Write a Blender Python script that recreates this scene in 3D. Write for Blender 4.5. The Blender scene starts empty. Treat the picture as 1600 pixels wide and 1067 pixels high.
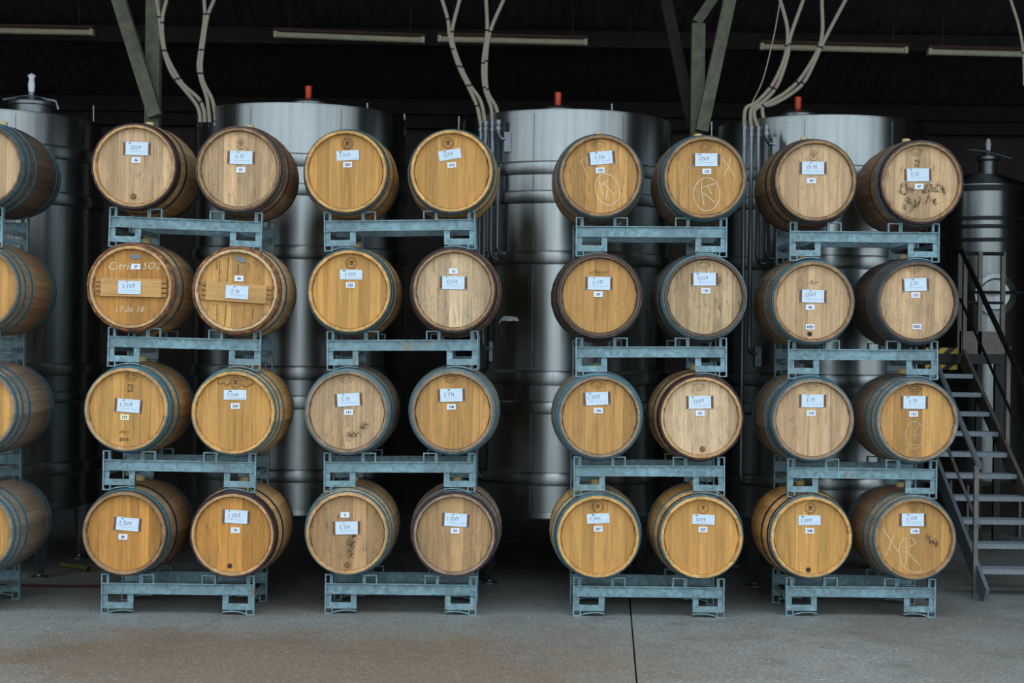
import bpy, bmesh, math, random
from mathutils import Matrix, Vector, Euler
random.seed(7)
PI = math.pi; R = math.radians
sc = bpy.context.scene
col = sc.collection

# ------------------------------------------------------------------ camera, light, exposure
FPX = 2452.0; CAMY = -11.3; CAMZ = 1.943; ROLL = R(0.70); HOR = 540.0
cam = bpy.data.cameras.new('camera'); camo = bpy.data.objects.new('camera', cam); col.objects.link(camo)
cam.sensor_width = 36.0; cam.sensor_fit = 'HORIZONTAL'; cam.lens = FPX * 36.0 / 1600.0
cam.shift_y = (HOR - 533.5) / 1600.0
cam.clip_end = 200
CAMROT = Matrix.Rotation(R(90), 3, 'X') @ Matrix.Rotation(ROLL, 3, 'Z')
camo.location = (0, CAMY, CAMZ); camo.rotation_euler = CAMROT.to_euler()
sc.camera = camo

w = bpy.data.worlds.new('overcast'); sc.world = w; w.use_nodes = True
bg = w.node_tree.nodes['Background']
# overcast sky: three times brighter at the zenith than at the horizon
_n = w.node_tree.nodes; _l = w.node_tree.links
_tc = _n.new('ShaderNodeTexCoord'); _sp = _n.new('ShaderNodeSeparateXYZ'); _l.new(_tc.outputs['Generated'], _sp.inputs[0])
_mr = _n.new('ShaderNodeMapRange'); _mr.inputs['From Min'].default_value = 0; _mr.inputs['From Max'].default_value = 1
_mr.inputs['To Min'].default_value = .30; _mr.inputs['To Max'].default_value = 1.0; _l.new(_sp.outputs['Z'], _mr.inputs['Value'])
_l.new(_mr.outputs[0], bg.inputs[1]); bg.inputs[0].default_value = (0.80, 0.92, 1.0, 1)
sc.view_settings.view_transform = 'Standard'; sc.view_settings.look = 'None'
sc.view_settings.gamma = 1.0; sc.view_settings.use_curve_mapping = False
sc.view_settings.exposure = 1.80

def at(u, v, Y):
    """point of the photo's pixel (u, v) at the depth plane y = Y"""
    d = CAMROT @ Vector(((u - 800) / FPX, (HOR - v) / FPX, -1))
    return Vector((0, CAMY, CAMZ)) + d * ((Y - CAMY) / d.y)
def floor_at(u, v):
    d = CAMROT @ Vector(((u - 800) / FPX, (HOR - v) / FPX, -1))
    return Vector((0, CAMY, CAMZ)) + d * (-CAMZ / d.z)

# ------------------------------------------------------------------ helpers
class MB:
    def __init__(s): s.v = []; s.f = []
    def box(s, x0, x1, y0, y1, z0, z1):
        n = len(s.v)
        s.v += [(x, y, z) for z in (z0, z1) for y in (y0, y1) for x in (x0, x1)]
        s.f += [tuple(n + i for i in q) for q in ((0,2,3,1),(4,5,7,6),(0,1,5,4),(2,6,7,3),(0,4,6,2),(1,3,7,5))]
        return s
    def bar(s, a, b, wd, th, up=(0, 0, 1)):
        a = Vector(a); b = Vector(b); d = (b - a).normalized(); up = Vector(up)
        sx = d.cross(up)
        if sx.length < 1e-4: sx = d.cross(Vector((0, 1, 0)))
        sx.normalize(); sz = sx.cross(d)
        n = len(s.v)
        for p in (a, b):
            for i, j in ((-1,-1),(1,-1),(1,1),(-1,1)):
                s.v.append(tuple(p + sx * wd / 2 * i + sz * th / 2 * j))
        s.f += [tuple(n + i for i in q) for q in ((3,2,1,0),(4,5,6,7),(0,1,5,4),(1,2,6,5),(2,3,7,6),(3,0,4,7))]
        return s
    def tube(s, pts, r, n=8, cap=True):
        pts = [Vector(p) for p in pts]; base = len(s.v); m = len(pts)
        ref = None
        for i, p in enumerate(pts):
            d = (pts[min(i + 1, m - 1)] - pts[max(i - 1, 0)]).normalized()
            if ref is None:
                ref = d.cross(Vector((0, 1, 0)))
                if ref.length < .1: ref = d.cross(Vector((1, 0, 0)))
            ref = (ref - d * ref.dot(d)).normalized(); q = d.cross(ref)
            rr = r[i] if isinstance(r, (list, tuple)) else r
            for k in range(n):
                a = 2 * PI * k / n
                s.v.append(tuple(p + ref * rr * math.cos(a) + q * rr * math.sin(a)))
        for i in range(m - 1):
            for k in range(n):
                s.f.append((base + i*n + k, base + i*n + (k+1) % n, base + (i+1)*n + (k+1) % n, base + (i+1)*n + k))
        if cap:
            s.f.append(tuple(base + k for k in range(n))[::-1]); s.f.append(tuple(base + (m-1)*n + k for k in range(n)))
        return s
    def lathe(s, prof, n=48, c=(0, 0, 0), axis='z', a0=0, a1=2*PI):
        base = len(s.v); full = abs(a1 - a0 - 2*PI) < 1e-6; m = n if full else n + 1
        for (r, h) in prof:
            for k in range(m):
                a = a0 + (a1 - a0) * k / n
                x, y = r * math.cos(a), r * math.sin(a)
                if axis == 'z': s.v.append((c[0]+x, c[1]+y, c[2]+h))
                else: s.v.append((c[0]+x, c[1]+h, c[2]+y))
        for i in range(len(prof) - 1):
            for k in range(n):
                k2 = (k + 1) % m
                q = (base+i*m+k, base+i*m+k2, base+(i+1)*m+k2, base+(i+1)*m+k)
                s.f.append(q if axis == 'z' else q[::-1])
        return s
    def mesh(s, name, mat, smooth=False, angle=35):
        me = bpy.data.meshes.new(name); me.from_pydata(s.v, [], s.f)
        me.materials.append(mat)
        if smooth:
            bm = bmesh.new(); bm.from_mesh(me)
            for f in bm.faces: f.smooth = True
            for e in bm.edges:
                if len(e.link_faces) == 2 and e.calc_face_angle(0) > R(angle): e.smooth = False
            bm.to_mesh(me); bm.free()
        return me
    def build(s, name, mat, parent=None, smooth=False, loc=(0,0,0), rot=(0,0,0), color=None, angle=35):
        return inst(name, s.mesh(name, mat, smooth, angle), parent, loc, rot, color)

def inst(name, me, parent=None, loc=(0,0,0), rot=(0,0,0), color=None):
    o = bpy.data.objects.new(name, me); col.objects.link(o)
    o.location = loc; o.rotation_euler = rot; o.parent = parent
    if color: o.color = color
    return o
def thing(name, loc, label, cat, group=None, rot=(0,0,0)):
    o = bpy.data.objects.new(name, None); col.objects.link(o); o.empty_display_size = .1
    o.location = loc; o.rotation_euler = rot
    tag(o, label, cat, group); return o
def tag(o, label=None, cat=None, group=None, kind=None):
    if label: o['label'] = label
    if cat: o['category'] = cat
    if group: o['group'] = group
    if kind: o['kind'] = kind
    return o
def s2l(c):
    return tuple(((x/255)/12.92 if x/255 <= .04045 else ((x/255+.055)/1.055)**2.4) for x in c)

# ------------------------------------------------------------------ materials
class NT:
    def __init__(s, name):
        s.m = bpy.data.materials.new(name); s.m.use_nodes = True
        s.t = s.m.node_tree; s.n = s.t.nodes; s.b = s.n['Principled BSDF']; s.out = s.n['Material Output']
    def add(s, t, **kw):
        n = s.n.new(t)
        for k, v in kw.items():
            if k.startswith('i_'): n.inputs[k[2:].replace('_', ' ')].default_value = v
            else: setattr(n, k, v)
        return n
    def link(s, a, b): s.t.links.new(a, b)
    def coord(s, out='Object', scale=(1,1,1), rand=False):
        tc = s.add('ShaderNodeTexCoord'); mp = s.add('ShaderNodeMapping'); mp.inputs['Scale'].default_value = scale
        src = tc.outputs[out]
        if rand:
            oi = s.add('ShaderNodeObjectInfo'); mul = s.add('ShaderNodeMath', operation='MULTIPLY'); mul.inputs[1].default_value = 37.0
            s.link(oi.outputs['Random'], mul.inputs[0])
            va = s.add('ShaderNodeVectorMath', operation='ADD'); s.link(src, va.inputs[0]); s.link(mul.outputs[0], va.inputs[1]); src = va.outputs[0]
        s.link(src, mp.inputs['Vector']); return mp.outputs[0]
    def noise(s, vec, scale, detail=4, rough=.55, dist=0):
        n = s.add('ShaderNodeTexNoise'); n.inputs['Scale'].default_value = scale; n.inputs['Detail'].default_value = detail
        n.inputs['Roughness'].default_value = rough; n.inputs['Distortion'].default_value = dist
        s.link(vec, n.inputs['Vector']); return n.outputs['Fac']
    def ramp(s, fac, *stops):
        r = s.add('ShaderNodeValToRGB'); e = r.color_ramp.elements
        while len(e) < len(stops): e.new(.5)
        for el, (p, c) in zip(e, stops):
            el.position = p; el.color = (c, c, c, 1) if isinstance(c, (int, float)) else (*c, 1)
        s.link(fac, r.inputs[0]); return r.outputs[0]
    def mix(s, fac, a, b, mode='MIX'):
        m = s.add('ShaderNodeMix', data_type='RGBA', blend_type=mode)
        for sock, val in ((0, fac), (6, a), (7, b)):
            if isinstance(val, (int, float)): m.inputs[sock].default_value = val
            elif isinstance(val, tuple): m.inputs[sock].default_value = (*val, 1)
            else: s.link(val, m.inputs[sock])
        return m.outputs[2]
    def math(s, op, a, b=0.0):
        m = s.add('ShaderNodeMath', operation=op)
        for i, val in enumerate((a, b)):
            if isinstance(val, (int, float)): m.inputs[i].default_value = val
            else: s.link(val, m.inputs[i])
        return m.outputs[0]
    def bump(s, h, strength=.3, dist=.002):
        b = s.add('ShaderNodeBump'); b.inputs['Strength'].default_value = strength; b.inputs['Distance'].default_value = dist
        s.link(h, b.inputs['Height']); s.link(b.outputs[0], s.b.inputs['Normal'])
    def set(s, **kw):
        for k, v in kw.items():
            i = s.b.inputs[k.replace('_', ' ')]
            if hasattr(v, 'links') or hasattr(v, 'is_linked'): s.link(v, i)
            elif isinstance(v, tuple): i.default_value = (*v, 1)
            else: i.default_value = v
        return s.m

def plain(name, rgb, rough=.6, metal=0.0, var=.25, scale=12.0):
    t = NT(name); c = s2l(rgb)
    n = t.noise(t.coord(), scale, 5)
    k = t.ramp(n, (.3, 1 - var), (.7, 1 + var * .6))
    return t.set(Base_Color=t.mix(1.0, c, k, 'MULTIPLY'), Roughness=rough, Metallic=metal)

def wood(name, axis, fleck=1.0):
    """oak: base tone from the object's colour, alpha = how weathered"""
    t = NT(name); oi = t.add('ShaderNodeObjectInfo')
    st = [9.0, 9.0, 9.0]; st[axis] = 0.55
    v = t.coord('Object', tuple(st), True)
    fine = t.noise(v, 9, 6, .65, .4)
    broad = t.noise(v, 1.6, 4, .6, 1.6)
    sc2 = [60.0, 60.0, 60.0]; sc2[axis] = 9.0
    fl = t.noise(t.coord('Object', tuple(sc2), True), 1.0, 2, .5, .8)
    c = t.mix(1.0, oi.outputs['Color'], t.ramp(fine, (.28, .76), (.5, .98), (.74, 1.13)), 'MULTIPLY')
    c = t.mix(1.0, c, t.ramp(broad, (.3, .74), (.55, 1.0), (.75, 1.14)), 'MULTIPLY')
    # medullary flecks and grey bleaching on weathered wood
    f1 = t.math('MULTIPLY', t.ramp(fl, (.60, 0.0), (.68, .95 * fleck)), oi.outputs['Alpha'])
    c = t.mix(f1, c, t.mix(1.0, oi.outputs['Color'], (.30, .26, .25), 'MULTIPLY'))
    sf = [5.0, 5.0, 5.0]; sf[axis] = 1.1
    fg = t.noise(t.coord('Object', tuple(sf), True), 1.5, 3, .5, .6)
    ln = t.math('ABSOLUTE', t.math('SUBTRACT', t.math('FRACT', t.math('MULTIPLY', fg, 26.0)), .5))
    gate = t.ramp(t.noise(t.coord('Object', (4, 4, 4), True), 1.0, 3), (.48, 0.0), (.62, 1.0))
    fa = t.math('MULTIPLY', t.math('MULTIPLY', t.ramp(ln, (.0, .9), (.16, 0.0)), gate), t.math('MINIMUM', t.math('MULTIPLY', oi.outputs['Alpha'], 1.6), .75))
    c = t.mix(fa, c, t.mix(1.0, oi.outputs['Color'], (.50, .42, .36), 'MULTIPLY'))
    st2 = t.noise(t.coord('Object', (1, 1, 1), True), 5.5, 6, .68, .5)
    f2 = t.math('MULTIPLY', t.ramp(st2, (.48, 0.0), (.72, .75)), oi.outputs['Alpha'])
    c = t.mix(f2, c, t.mix(.5, t.mix(1.0, oi.outputs['Color'], (.5, .5, .55), 'MULTIPLY'), (.215, .165, .125)))
    t.bump(fine, .25, .0012)
    return t.set(Base_Color=c, Roughness=.62, Specular_IOR_Level=.3)

M = {}
M['head'] = wood('oak_head', 2)
M['stave'] = wood('oak_stave', 1, .7)

def hoop_mat():
    t = NT('hoop_metal'); oi = t.add('ShaderNodeObjectInfo')
    n = t.noise(t.coord('Object', (1, 1, 1), True), 22, 6, .7)
    n2 = t.noise(t.coord('Object', (1, 1, 1), True), 7, 4, .6)
    c = t.mix(1.0, oi.outputs['Color'], t.ramp(n, (.3, .7), (.7, 1.2)), 'MULTIPLY')
    c = t.mix(t.ramp(n2, (.55, 0.0), (.75, .55)), c, (.10, .075, .06))
    return t.set(Base_Color=c, Roughness=.48, Metallic=.25)
M['hoop'] = hoop_mat()
def willow_mat():
    t = NT('willow_bark'); v = t.coord('Object', (1, 1, 1), True)
    n = t.noise(v, 26, 5, .65)
    c = t.ramp(n, (.32, s2l((58, 34, 28))), (.48, s2l((112, 70, 48))), (.58, s2l((150, 92, 58))), (.70, s2l((206, 150, 88))))
    t.bump(n, .6, .004)
    return t.set(Base_Color=c, Roughness=.75)
M['willow'] = willow_mat()
def galv_mat(name, dark=1.0):
    t = NT(name); v = t.coord('Object', (1, 1, 1), True)
    vo = t.add('ShaderNodeTexVoronoi'); vo.inputs['Scale'].default_value = 34; t.link(v, vo.inputs['Vector'])
    sp = t.ramp(vo.outputs['Color'], (.1, .72), (.9, 1.25))
    n = t.noise(v, 5, 5, .6)
    base = tuple(x * dark for x in (.205, .325, .370))
    c = t.mix(1.0, base, sp, 'MULTIPLY')
    c = t.mix(t.ramp(n, (.42, 0.0), (.72, .55)), c, tuple(x * dark for x in (.13, .165, .175)))
    rn = t.noise(t.coord('Object', (1, 1, .6), True), 7.5, 6, .7)
    c = t.mix(t.ramp(rn, (.61, 0.0), (.72, .8)), c, (.33, .17, .06))
    return t.set(Base_Color=c, Roughness=.5, Metallic=.35)
M['galv'] = galv_mat('galvanised_steel')
def steel_mat():
    t = NT('brushed_stainless')
    v = t.coord('Object', (1, 1, 26))
    n = t.noise(v, 3.5, 5, .7)
    v2 = t.coord('Object', (9, 9, .25)); n2 = t.noise(v2, 1.2, 4, .6)
    tg = t.add('ShaderNodeTangent', direction_type='RADIAL', axis='Z'); t.link(tg.outputs[0], t.b.inputs['Tangent'])
    c = t.mix(1.0, (.42, .45, .455), t.ramp(n2, (.3, .72), (.7, 1.12)), 'MULTIPLY')
    r = t.ramp(n, (.3, .32), (.7, .37))
    return t.set(Base_Color=c, Roughness=r, Metallic=1.0, Anisotropic=.92, Anisotropic_Rotation=.25)
M['steel'] = steel_mat()
M['steel_dull'] = plain('dull_steel', (120, 124, 128), .38, .9, .15, 20)
M['pipe'] = plain('pipe_steel', (128, 134, 140), .33, .9, .15, 20)
def card_mat(name, base, lines):
    t = NT(name); tc = t.add('ShaderNodeTexCoord'); sp = t.add('ShaderNodeSeparateXYZ'); t.link(tc.outputs['Generated'], sp.inputs[0])
    fr = t.math('FRACT', t.math('MULTIPLY', sp.outputs['Z'], lines))
    ln = t.ramp(fr, (.0, 1.0), (.10, 1.0), (.16, 0.0), (1.0, 0.0))
    c = t.mix(t.math('MULTIPLY', ln, .55), base, (.26, .36, .45))
    n = t.noise(t.coord('Object'), 40, 3); c = t.mix(1.0, c, t.ramp(n, (.3, .93), (.7, 1.04)), 'MULTIPLY')
    return t.set(Base_Color=c, Roughness=.6)
M['card'] = card_mat('lined_card', (.64, .75, .87), 8.0)
M['tag'] = plain('white_label', (226, 229, 236), .5, 0, .05)
M['tag_cream'] = plain('cream_label', (232, 222, 186), .5, 0, .05)
M['ink_blue'] = plain('blue_print', (22, 50, 118), .6, 0, .1)
M['ink'] = plain('black_ink', (26, 28, 38), .6, 0, .1)
M['faint_ink'] = plain('faded_ink', (120, 138, 156), .6, 0, .1)
M['holder'] = plain('card_backing', (112, 74, 46), .7, 0, .35, 30)
M['burn'] = plain('burned_brand', (62, 38, 22), .8, 0, .4, 60)
M['burn_faint'] = plain('faded_brand', (112, 76, 44), .8, 0, .4, 60)
M['bung'] = plain('silicone_bung', (206, 184, 128), .5, 0, .1)
M['plug'] = plain('head_plug', (126, 88, 50), .6, 0, .3, 40)
M['hole'] = plain('plug_dark', (52, 36, 24), .8, 0, .3, 40)
M['pine'] = wood('pine_bar', 0, .2)
M['oval'] = plain('zinc_oval', (120, 128, 136), .4, .6, .2, 60)
def rub_mat(name, rgb, lo, hi, scale):
    t = NT(name); n = t.noise(t.coord('Object'), scale, 4, .6)
    tr = t.add('ShaderNodeBsdfTransparent'); mx = t.add('ShaderNodeMixShader')
    t.link(t.ramp(n, (.35, lo), (.62, hi)), mx.inputs[0]); t.link(tr.outputs[0], mx.inputs[1]); t.link(t.b.outputs[0], mx.inputs[2])
    t.link(mx.outputs[0], t.out.inputs[0])
    return t.set(Base_Color=s2l(rgb), Roughness=.9)
M['chalk'] = rub_mat('chalk', (232, 220, 192), .62, 1.0, 60)
M['chalk_faint'] = rub_mat('rubbed_chalk', (220, 204, 170), .2, .7, 40)
M['smudge'] = rub_mat('smeared_ink', (60, 48, 40), .22, .55, 50)
M['hose'] = plain('clear_hose', (150, 138, 122), .35, 0, .12, 30)
M['tie'] = plain('black_tie', (16, 16, 18), .5)
M['dark_metal'] = plain('dark_painted_steel', (34, 35, 38), .45, .3, .3)
M['frame_green'] = plain('green_grey_paint', (104, 106, 88), .8, 0, .35, 14)
M['tread'] = plain('galvanised_tread', (132, 142, 150), .45, .5, .2, 30)
M['stair_post'] = plain('stair_post_paint', (118, 112, 106), .5, .3, .25, 20)
M['lamp_white'] = plain('lamp_housing', (190, 180, 152), .5, 0, .15)
M['lamp_rust'] = plain('lamp_back', (70, 46, 38), .8, 0, .4, 20)
M['red_cap'] = plain('orange_red_plastic', (205, 66, 34), .4, 0, .15)
M['foil'] = plain('torn_foil', (214, 222, 228), .5, .0, .2, 40)
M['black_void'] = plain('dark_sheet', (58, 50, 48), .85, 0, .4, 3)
M['purlin'] = plain('dark_timber', (34, 22, 20), .85, 0, .35, 6)
M['brick'] = plain('red_brick', (84, 46, 40), .85, 0, .3, 20)
def hazard():
    t = NT('hazard_stripes'); tc = t.add('ShaderNodeTexCoord'); sp = t.add('ShaderNodeSeparateXYZ'); t.link(tc.outputs['Object'], sp.inputs[0])
    d = t.math('MULTIPLY', t.math('ADD', t.math('ADD', sp.outputs['X'], sp.outputs['Y']), t.math('MULTIPLY', sp.outputs['Z'], -1.0)), 7.0)
    c = t.mix(t.math('GREATER_THAN', t.math('FRACT', d), .5), (.02, .02, .02), (.72, .48, .05))
    return t.set(Base_Color=c, Roughness=.5)
M['hazard'] = hazard()
def concrete():
    t = NT('wet_concrete'); v = t.coord('Object')
    big = t.noise(v, .55, 5, .6, .6); mid = t.noise(v, 2.3, 6, .65); fine = t.noise(v, 90, 4, .7)
    # the large brown stain in front of the middle racks
    mp = t.add('ShaderNodeMapping'); mp.inputs['Location'].default_value = (.40, 1.25, 0); mp.inputs['Scale'].default_value = (.36, .70, 1)
    t.link(v, mp.inputs['Vector']); ln = t.add('ShaderNodeVectorMath', operation='LENGTH'); t.link(mp.outputs[0], ln.inputs[0])
    d = t.math('ADD', ln.outputs['Value'], t.math('MULTIPLY', t.math('SUBTRACT', t.math('ADD', t.math('MULTIPLY', mid, .45), t.math('MULTIPLY', big, .55)), .5), 2.6))
    stain = t.ramp(d, (.45, .92), (1.15, 0.0))
    vo = t.add('ShaderNodeTexVoronoi'); vo.inputs['Scale'].default_value = 95; t.link(v, vo.inputs['Vector'])
    peb = t.ramp(vo.outputs['Color'], (.15, .66), (.5, .95), (.80, 1.12), (.88, 1.7))
    c = t.mix(t.ramp(big, (.42, 0.0), (.62, .8)), (.222, .243, .236), (.165, .150, .128))
    c = t.mix(stain, c, (.172, .126, .086))
    c = t.mix(t.ramp(mid, (.52, 0.0), (.74, .6)), c, (.100, .084, .070))
    c = t.mix(1.0, c, peb, 'MULTIPLY'); c = t.mix(1.0, c, t.ramp(fine, (.3, .75), (.7, 1.25)), 'MULTIPLY')
    t.bump(fine, .35, .003)
    return t.set(Base_Color=c, Roughness=t.ramp(big, (.35, .46), (.6, .7)))
M['concrete'] = concrete()

# ------------------------------------------------------------------ the setting
def struct(o): o['kind'] = 'structure'; return o
fl = MB()
g0 = floor_at(983, 925); g1 = floor_at(995, 1067); dr = (g1 - g0) / (g1.y - g0.y)
def gx(y): return g0.x + dr.x * (y - g0.y)
YN, YF = -30.0, 6.9
floor = MB().box(-20, 20, YN, YF, -.30, -.05).build('floor', plain('slab_bed', (40, 36, 32), .9)); struct(floor)
for side in (0, 1):
    m = MB(); e = .0055
    xs = ((-20, gx(YN) - e), (-20, gx(YF) - e)) if side == 0 else ((gx(YN) + e, 20), (gx(YF) + e, 20))
    n = len(m.v)
    for z in (-.05, 0):
        m.v += [(xs[0][0], YN, z), (xs[0][1], YN, z), (xs[1][1], YF, z), (xs[1][0], YF, z)]
    m.f += [(3,2,1,0),(4,5,6,7),(0,1,5,4),(1,2,6,5),(2,3,7,6),(3,0,4,7)]
    m.build('concrete_slab', M['concrete'], floor)
brick_me = MB().box(-.105, .105, -.05, .05, 0, .012).mesh('brick', M['brick'])
b0 = floor_at(120, 917)
for k in range(11):
    inst('brick', brick_me, floor, (-4.6 + k * .222, b0.y + random.uniform(-.004, .004), random.uniform(-.004, 0)))

WX = 8.5; BY = 6.8; ZB = 4.72; SL = .27; YE = -2.2
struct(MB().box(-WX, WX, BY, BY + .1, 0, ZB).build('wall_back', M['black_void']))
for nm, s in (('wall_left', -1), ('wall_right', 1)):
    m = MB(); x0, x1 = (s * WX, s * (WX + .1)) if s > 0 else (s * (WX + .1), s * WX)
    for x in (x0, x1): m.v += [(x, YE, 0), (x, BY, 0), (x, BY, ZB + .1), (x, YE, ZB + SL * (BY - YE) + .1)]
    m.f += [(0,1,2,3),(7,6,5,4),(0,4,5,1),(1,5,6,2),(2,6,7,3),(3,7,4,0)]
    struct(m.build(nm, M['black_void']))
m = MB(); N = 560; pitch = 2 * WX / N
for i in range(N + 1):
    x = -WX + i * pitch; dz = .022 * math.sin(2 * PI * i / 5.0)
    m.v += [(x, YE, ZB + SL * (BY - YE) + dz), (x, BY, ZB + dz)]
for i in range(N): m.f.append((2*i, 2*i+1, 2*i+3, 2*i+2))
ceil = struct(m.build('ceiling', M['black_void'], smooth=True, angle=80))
for y in (6.6, 4.9, 3.3, 1.2, -1.0):
    z = ZB + SL * (BY - y) - .10
    MB().box(-WX, WX, y - .05, y + .05, z - .11, z + .06).build('purlin', M['purlin'], ceil)
# wooden rail along the foot of the roof
struct(MB().box(-WX, WX, BY - .16, BY - .02, 4.42, 4.62).build('trim_1', M['purlin']))

# ------------------------------------------------------------------ barrels: shared meshes
LH = .475; RB = .339; RC = .294; NST = 26
def rad(t): return RC + (RB - RC) * (1 - (t / LH) ** 2)
def stave_mesh():
    m = MB(); ys = (-.475, -.455, -.38, -.22, 0, .22, .38, .475); ha = PI / NST
    for y in ys:
        r = rad(y) - (.005 if y == -.475 else 0)
        for a, dr_ in ((-ha, -.0022), (-ha * .9, 0), (ha * .9, 0), (ha, -.0022)):
            m.v.append(((r + dr_) * math.sin(a), y, (r + dr_) * math.cos(a)))
    for i in range(len(ys) - 1):
        for k in range(3): m.f.append((4*i+k, 4*i+k+1, 4*i+5+k, 4*i+4+k))
    n = len(m.v)
    for y, r in ((-.475, .274), (-.435, .268)):
        for a in (-ha, ha): m.v.append((r * math.sin(a), y, r * math.cos(a)))
    m.f += [(3, 2, 1, 0, n, n+1), (n+1, n, n+2, n+3)]
    n = len(m.v)
    for y, r in ((.475, .268), (.435, .262)):
        for a in (-ha, ha): m.v.append((r * math.sin(a), y, r * math.cos(a)))
    b = 4 * (len(ys) - 1)
    m.f += [(b, b+1, b+2, b+3, n+1, n), (n, n+1, n+3, n+2)]
    return m.mesh('stave', M['stave'], True, 25)
STAVE = stave_mesh()
def hoop_mesh(d0, d1, th=.0032):
    m = MB(); y0 = -LH + d0; y1 = -LH + d1
    m.lathe([(rad(y0) - .002, y0), (rad(y0) + th, y0), (rad(y1) + th, y1), (rad(y1) - .002, y1)], 52, axis='y')
    return m.mesh('hoop', M['hoop'], True, 40)
HOOPS = {'chime': hoop_mesh(.014, .044, .0022), 'second': hoop_mesh(.094, .120), 'third': hoop_mesh(.207, .236), 'thin': hoop_mesh(.062, .086), 'wide': hoop_mesh(.058, .100)}
def willow_mesh(seed, n=64):
    rnd = random.Random(seed); m = MB(); prof = 7
    for k in range(n):
        a = 2 * PI * k / n; j = rnd.uniform(-.0035, .0035)
        for q in range(prof):
            b = 2 * PI * q / prof
            y = -LH + .030 + .024 * math.cos(b); r = rad(y) + .006 + (.011 + j) * math.sin(b)
            m.v.append((r * math.cos(a), y, r * math.sin(a)))
    for k in range(n):
        for q in range(prof):
            m.f.append((k*prof+q, k*prof+(q+1) % prof, ((k+1) % n)*prof+(q+1) % prof, ((k+1) % n)*prof+q))
    return m.mesh('wooden_hoop', M['willow'], True, 60)
WILLOW = [willow_mesh(1), willow_mesh(2)]
def splint_mesh(seed, n=60):
    """worn split-wood band at the chime: uneven edge, broken pieces"""
    rnd = random.Random(seed); m = MB(); w1 = .05
    for k in range(n):
        a = 2 * PI * k / n; o = rnd.uniform(0, .004); e = rnd.uniform(-.006, .006)
        for (y, dd) in ((-LH + .003 + e * .4, -.002), (-LH + .003 + e * .4, .005 + o), (-LH + w1 + e, .005 + o), (-LH + w1 + e, -.002)):
            r = rad(max(y, -LH)) + dd
            m.v.append((r * math.cos(a), y, r * math.sin(a)))
    for k in range(n):
        for q in range(3):
            m.f.append((k*4+q, k*4+q+1, ((k+1) % n)*4+q+1, ((k+1) % n)*4+q))
    return m.mesh('split_hoop', M['hoop'], True, 40)
SPLINT = [splint_mesh(3), splint_mesh(4), splint_mesh(5)]
YH = -LH + .032; RH = .2655
def head_variant(seed):
    rnd = random.Random(seed); xs = [-RH]
    while xs[-1] < RH - .11: xs.append(xs[-1] + rnd.uniform(.055, .10))
    xs.append(RH); out = []
    for a, b in zip(xs[:-1], xs[1:]):
        g = .0002; a2 = a + g; b2 = b - g; dy = rnd.uniform(-.0008, .0008)
        def outline(ins):
            p = []; aa, bb = a2 + ins, b2 - ins
            for i in range(5):
                x = aa + (bb - aa) * i / 4; p.append((x, math.sqrt(max(RH*RH - x*x, 1e-6))))
            return p + [(x, -z) for x, z in reversed(p)]
        m = MB(); o1 = outline(.0006); o2 = outline(0); n = len(o1)
        m.v += [(x, YH + dy, z) for x, z in o1] + [(x, YH + dy + .0012, z) for x, z in o2]
        m.f.append(tuple(range(n))[::1])
        for i in range(n): m.f.append((i, n + i, n + (i+1) % n, (i+1) % n))
        out.append(m.mesh('head_plank', M['head']))
    return out
HEADS = [head_variant(s) for s in (11, 12, 13, 14, 15)]
BACKHEAD = MB().lathe([(.001, LH - .03), (.264, LH - .03)], 32, axis='y').mesh('back_head', M['stave'])
BUNG = MB().lathe([(.030, -.02), (.032, .028), (.027, .034), (.001, .034)], 16).mesh('bung', M['bung'], True, 40)
PLUG = MB().lathe([(.020, 0), (.020, -.006), (.016, -.011), (.001, -.011)], 18, axis='y').mesh('head_plug', M['plug'], True, 40)
HOLE = MB().lathe([(.018, 0), (.018, -.001), (.001, -.001)], 18, axis='y').mesh('head_plug', M['hole'])

# flat print: ribbons and text in the head's own plane (x right, z up, facing -y)
def ribbon(paths, wd, closed=False):
    m = MB()
    for p in paths:
        n0 = len(m.v); k = len(p)
        for i in range(k):
            a = p[max(i-1, 0)]; b = p[min(i+1, k-1)]
            dx, dz = b[0]-a[0], b[1]-a[1]; l = math.hypot(dx, dz) or 1
            nx, nz = -dz/l * wd/2, dx/l * wd/2
            m.v += [(p[i][0]+nx, 0, p[i][1]+nz), (p[i][0]-nx, 0, p[i][1]-nz)]
        for i in range(k-1): m.f.append((n0+2*i, n0+2*i+1, n0+2*i+3, n0+2*i+2))
    return m
def arc(cx, cz, rx, rz, a0, a1, n=16, tilt=0):
    out = []
    for i in range(n + 1):
        a = R(a0 + (a1 - a0) * i / n); x = rx * math.cos(a); z = rz * math.sin(a)
        out.append((cx + x * math.cos(tilt) - z * math.sin(tilt), cz + x * math.sin(tilt) + z * math.cos(tilt)))
    return out
_tc = {}
def text_mesh(s, h, mat, name, bold=0.0, shear=0.0, wscale=1.0):
    key = (s, h, mat.name, bold, shear)
    if key in _tc: return _tc[key]
    cu = bpy.data.curves.new('t', 'FONT'); cu.body = s; cu.size = h / .72; cu.align_x = 'CENTER'; cu.offset = bold; cu.shear = shear
    cu.resolution_u = 2
    ob = bpy.data.objects.new('t', cu); col.objects.link(ob)
    dg = bpy.context.evaluated_depsgraph_get(); dg.update()
    me = bpy.data.meshes.new_from_object(ob.evaluated_get(dg)); bpy.data.objects.remove(ob); bpy.data.curves.remove(cu)
    for v in me.vertices: v.co = Vector((v.co.x * wscale, 0, v.co.y - h / 2))
    me.name = name; me.materials.clear(); me.materials.append(mat); _tc[key] = me
    return me
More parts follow.
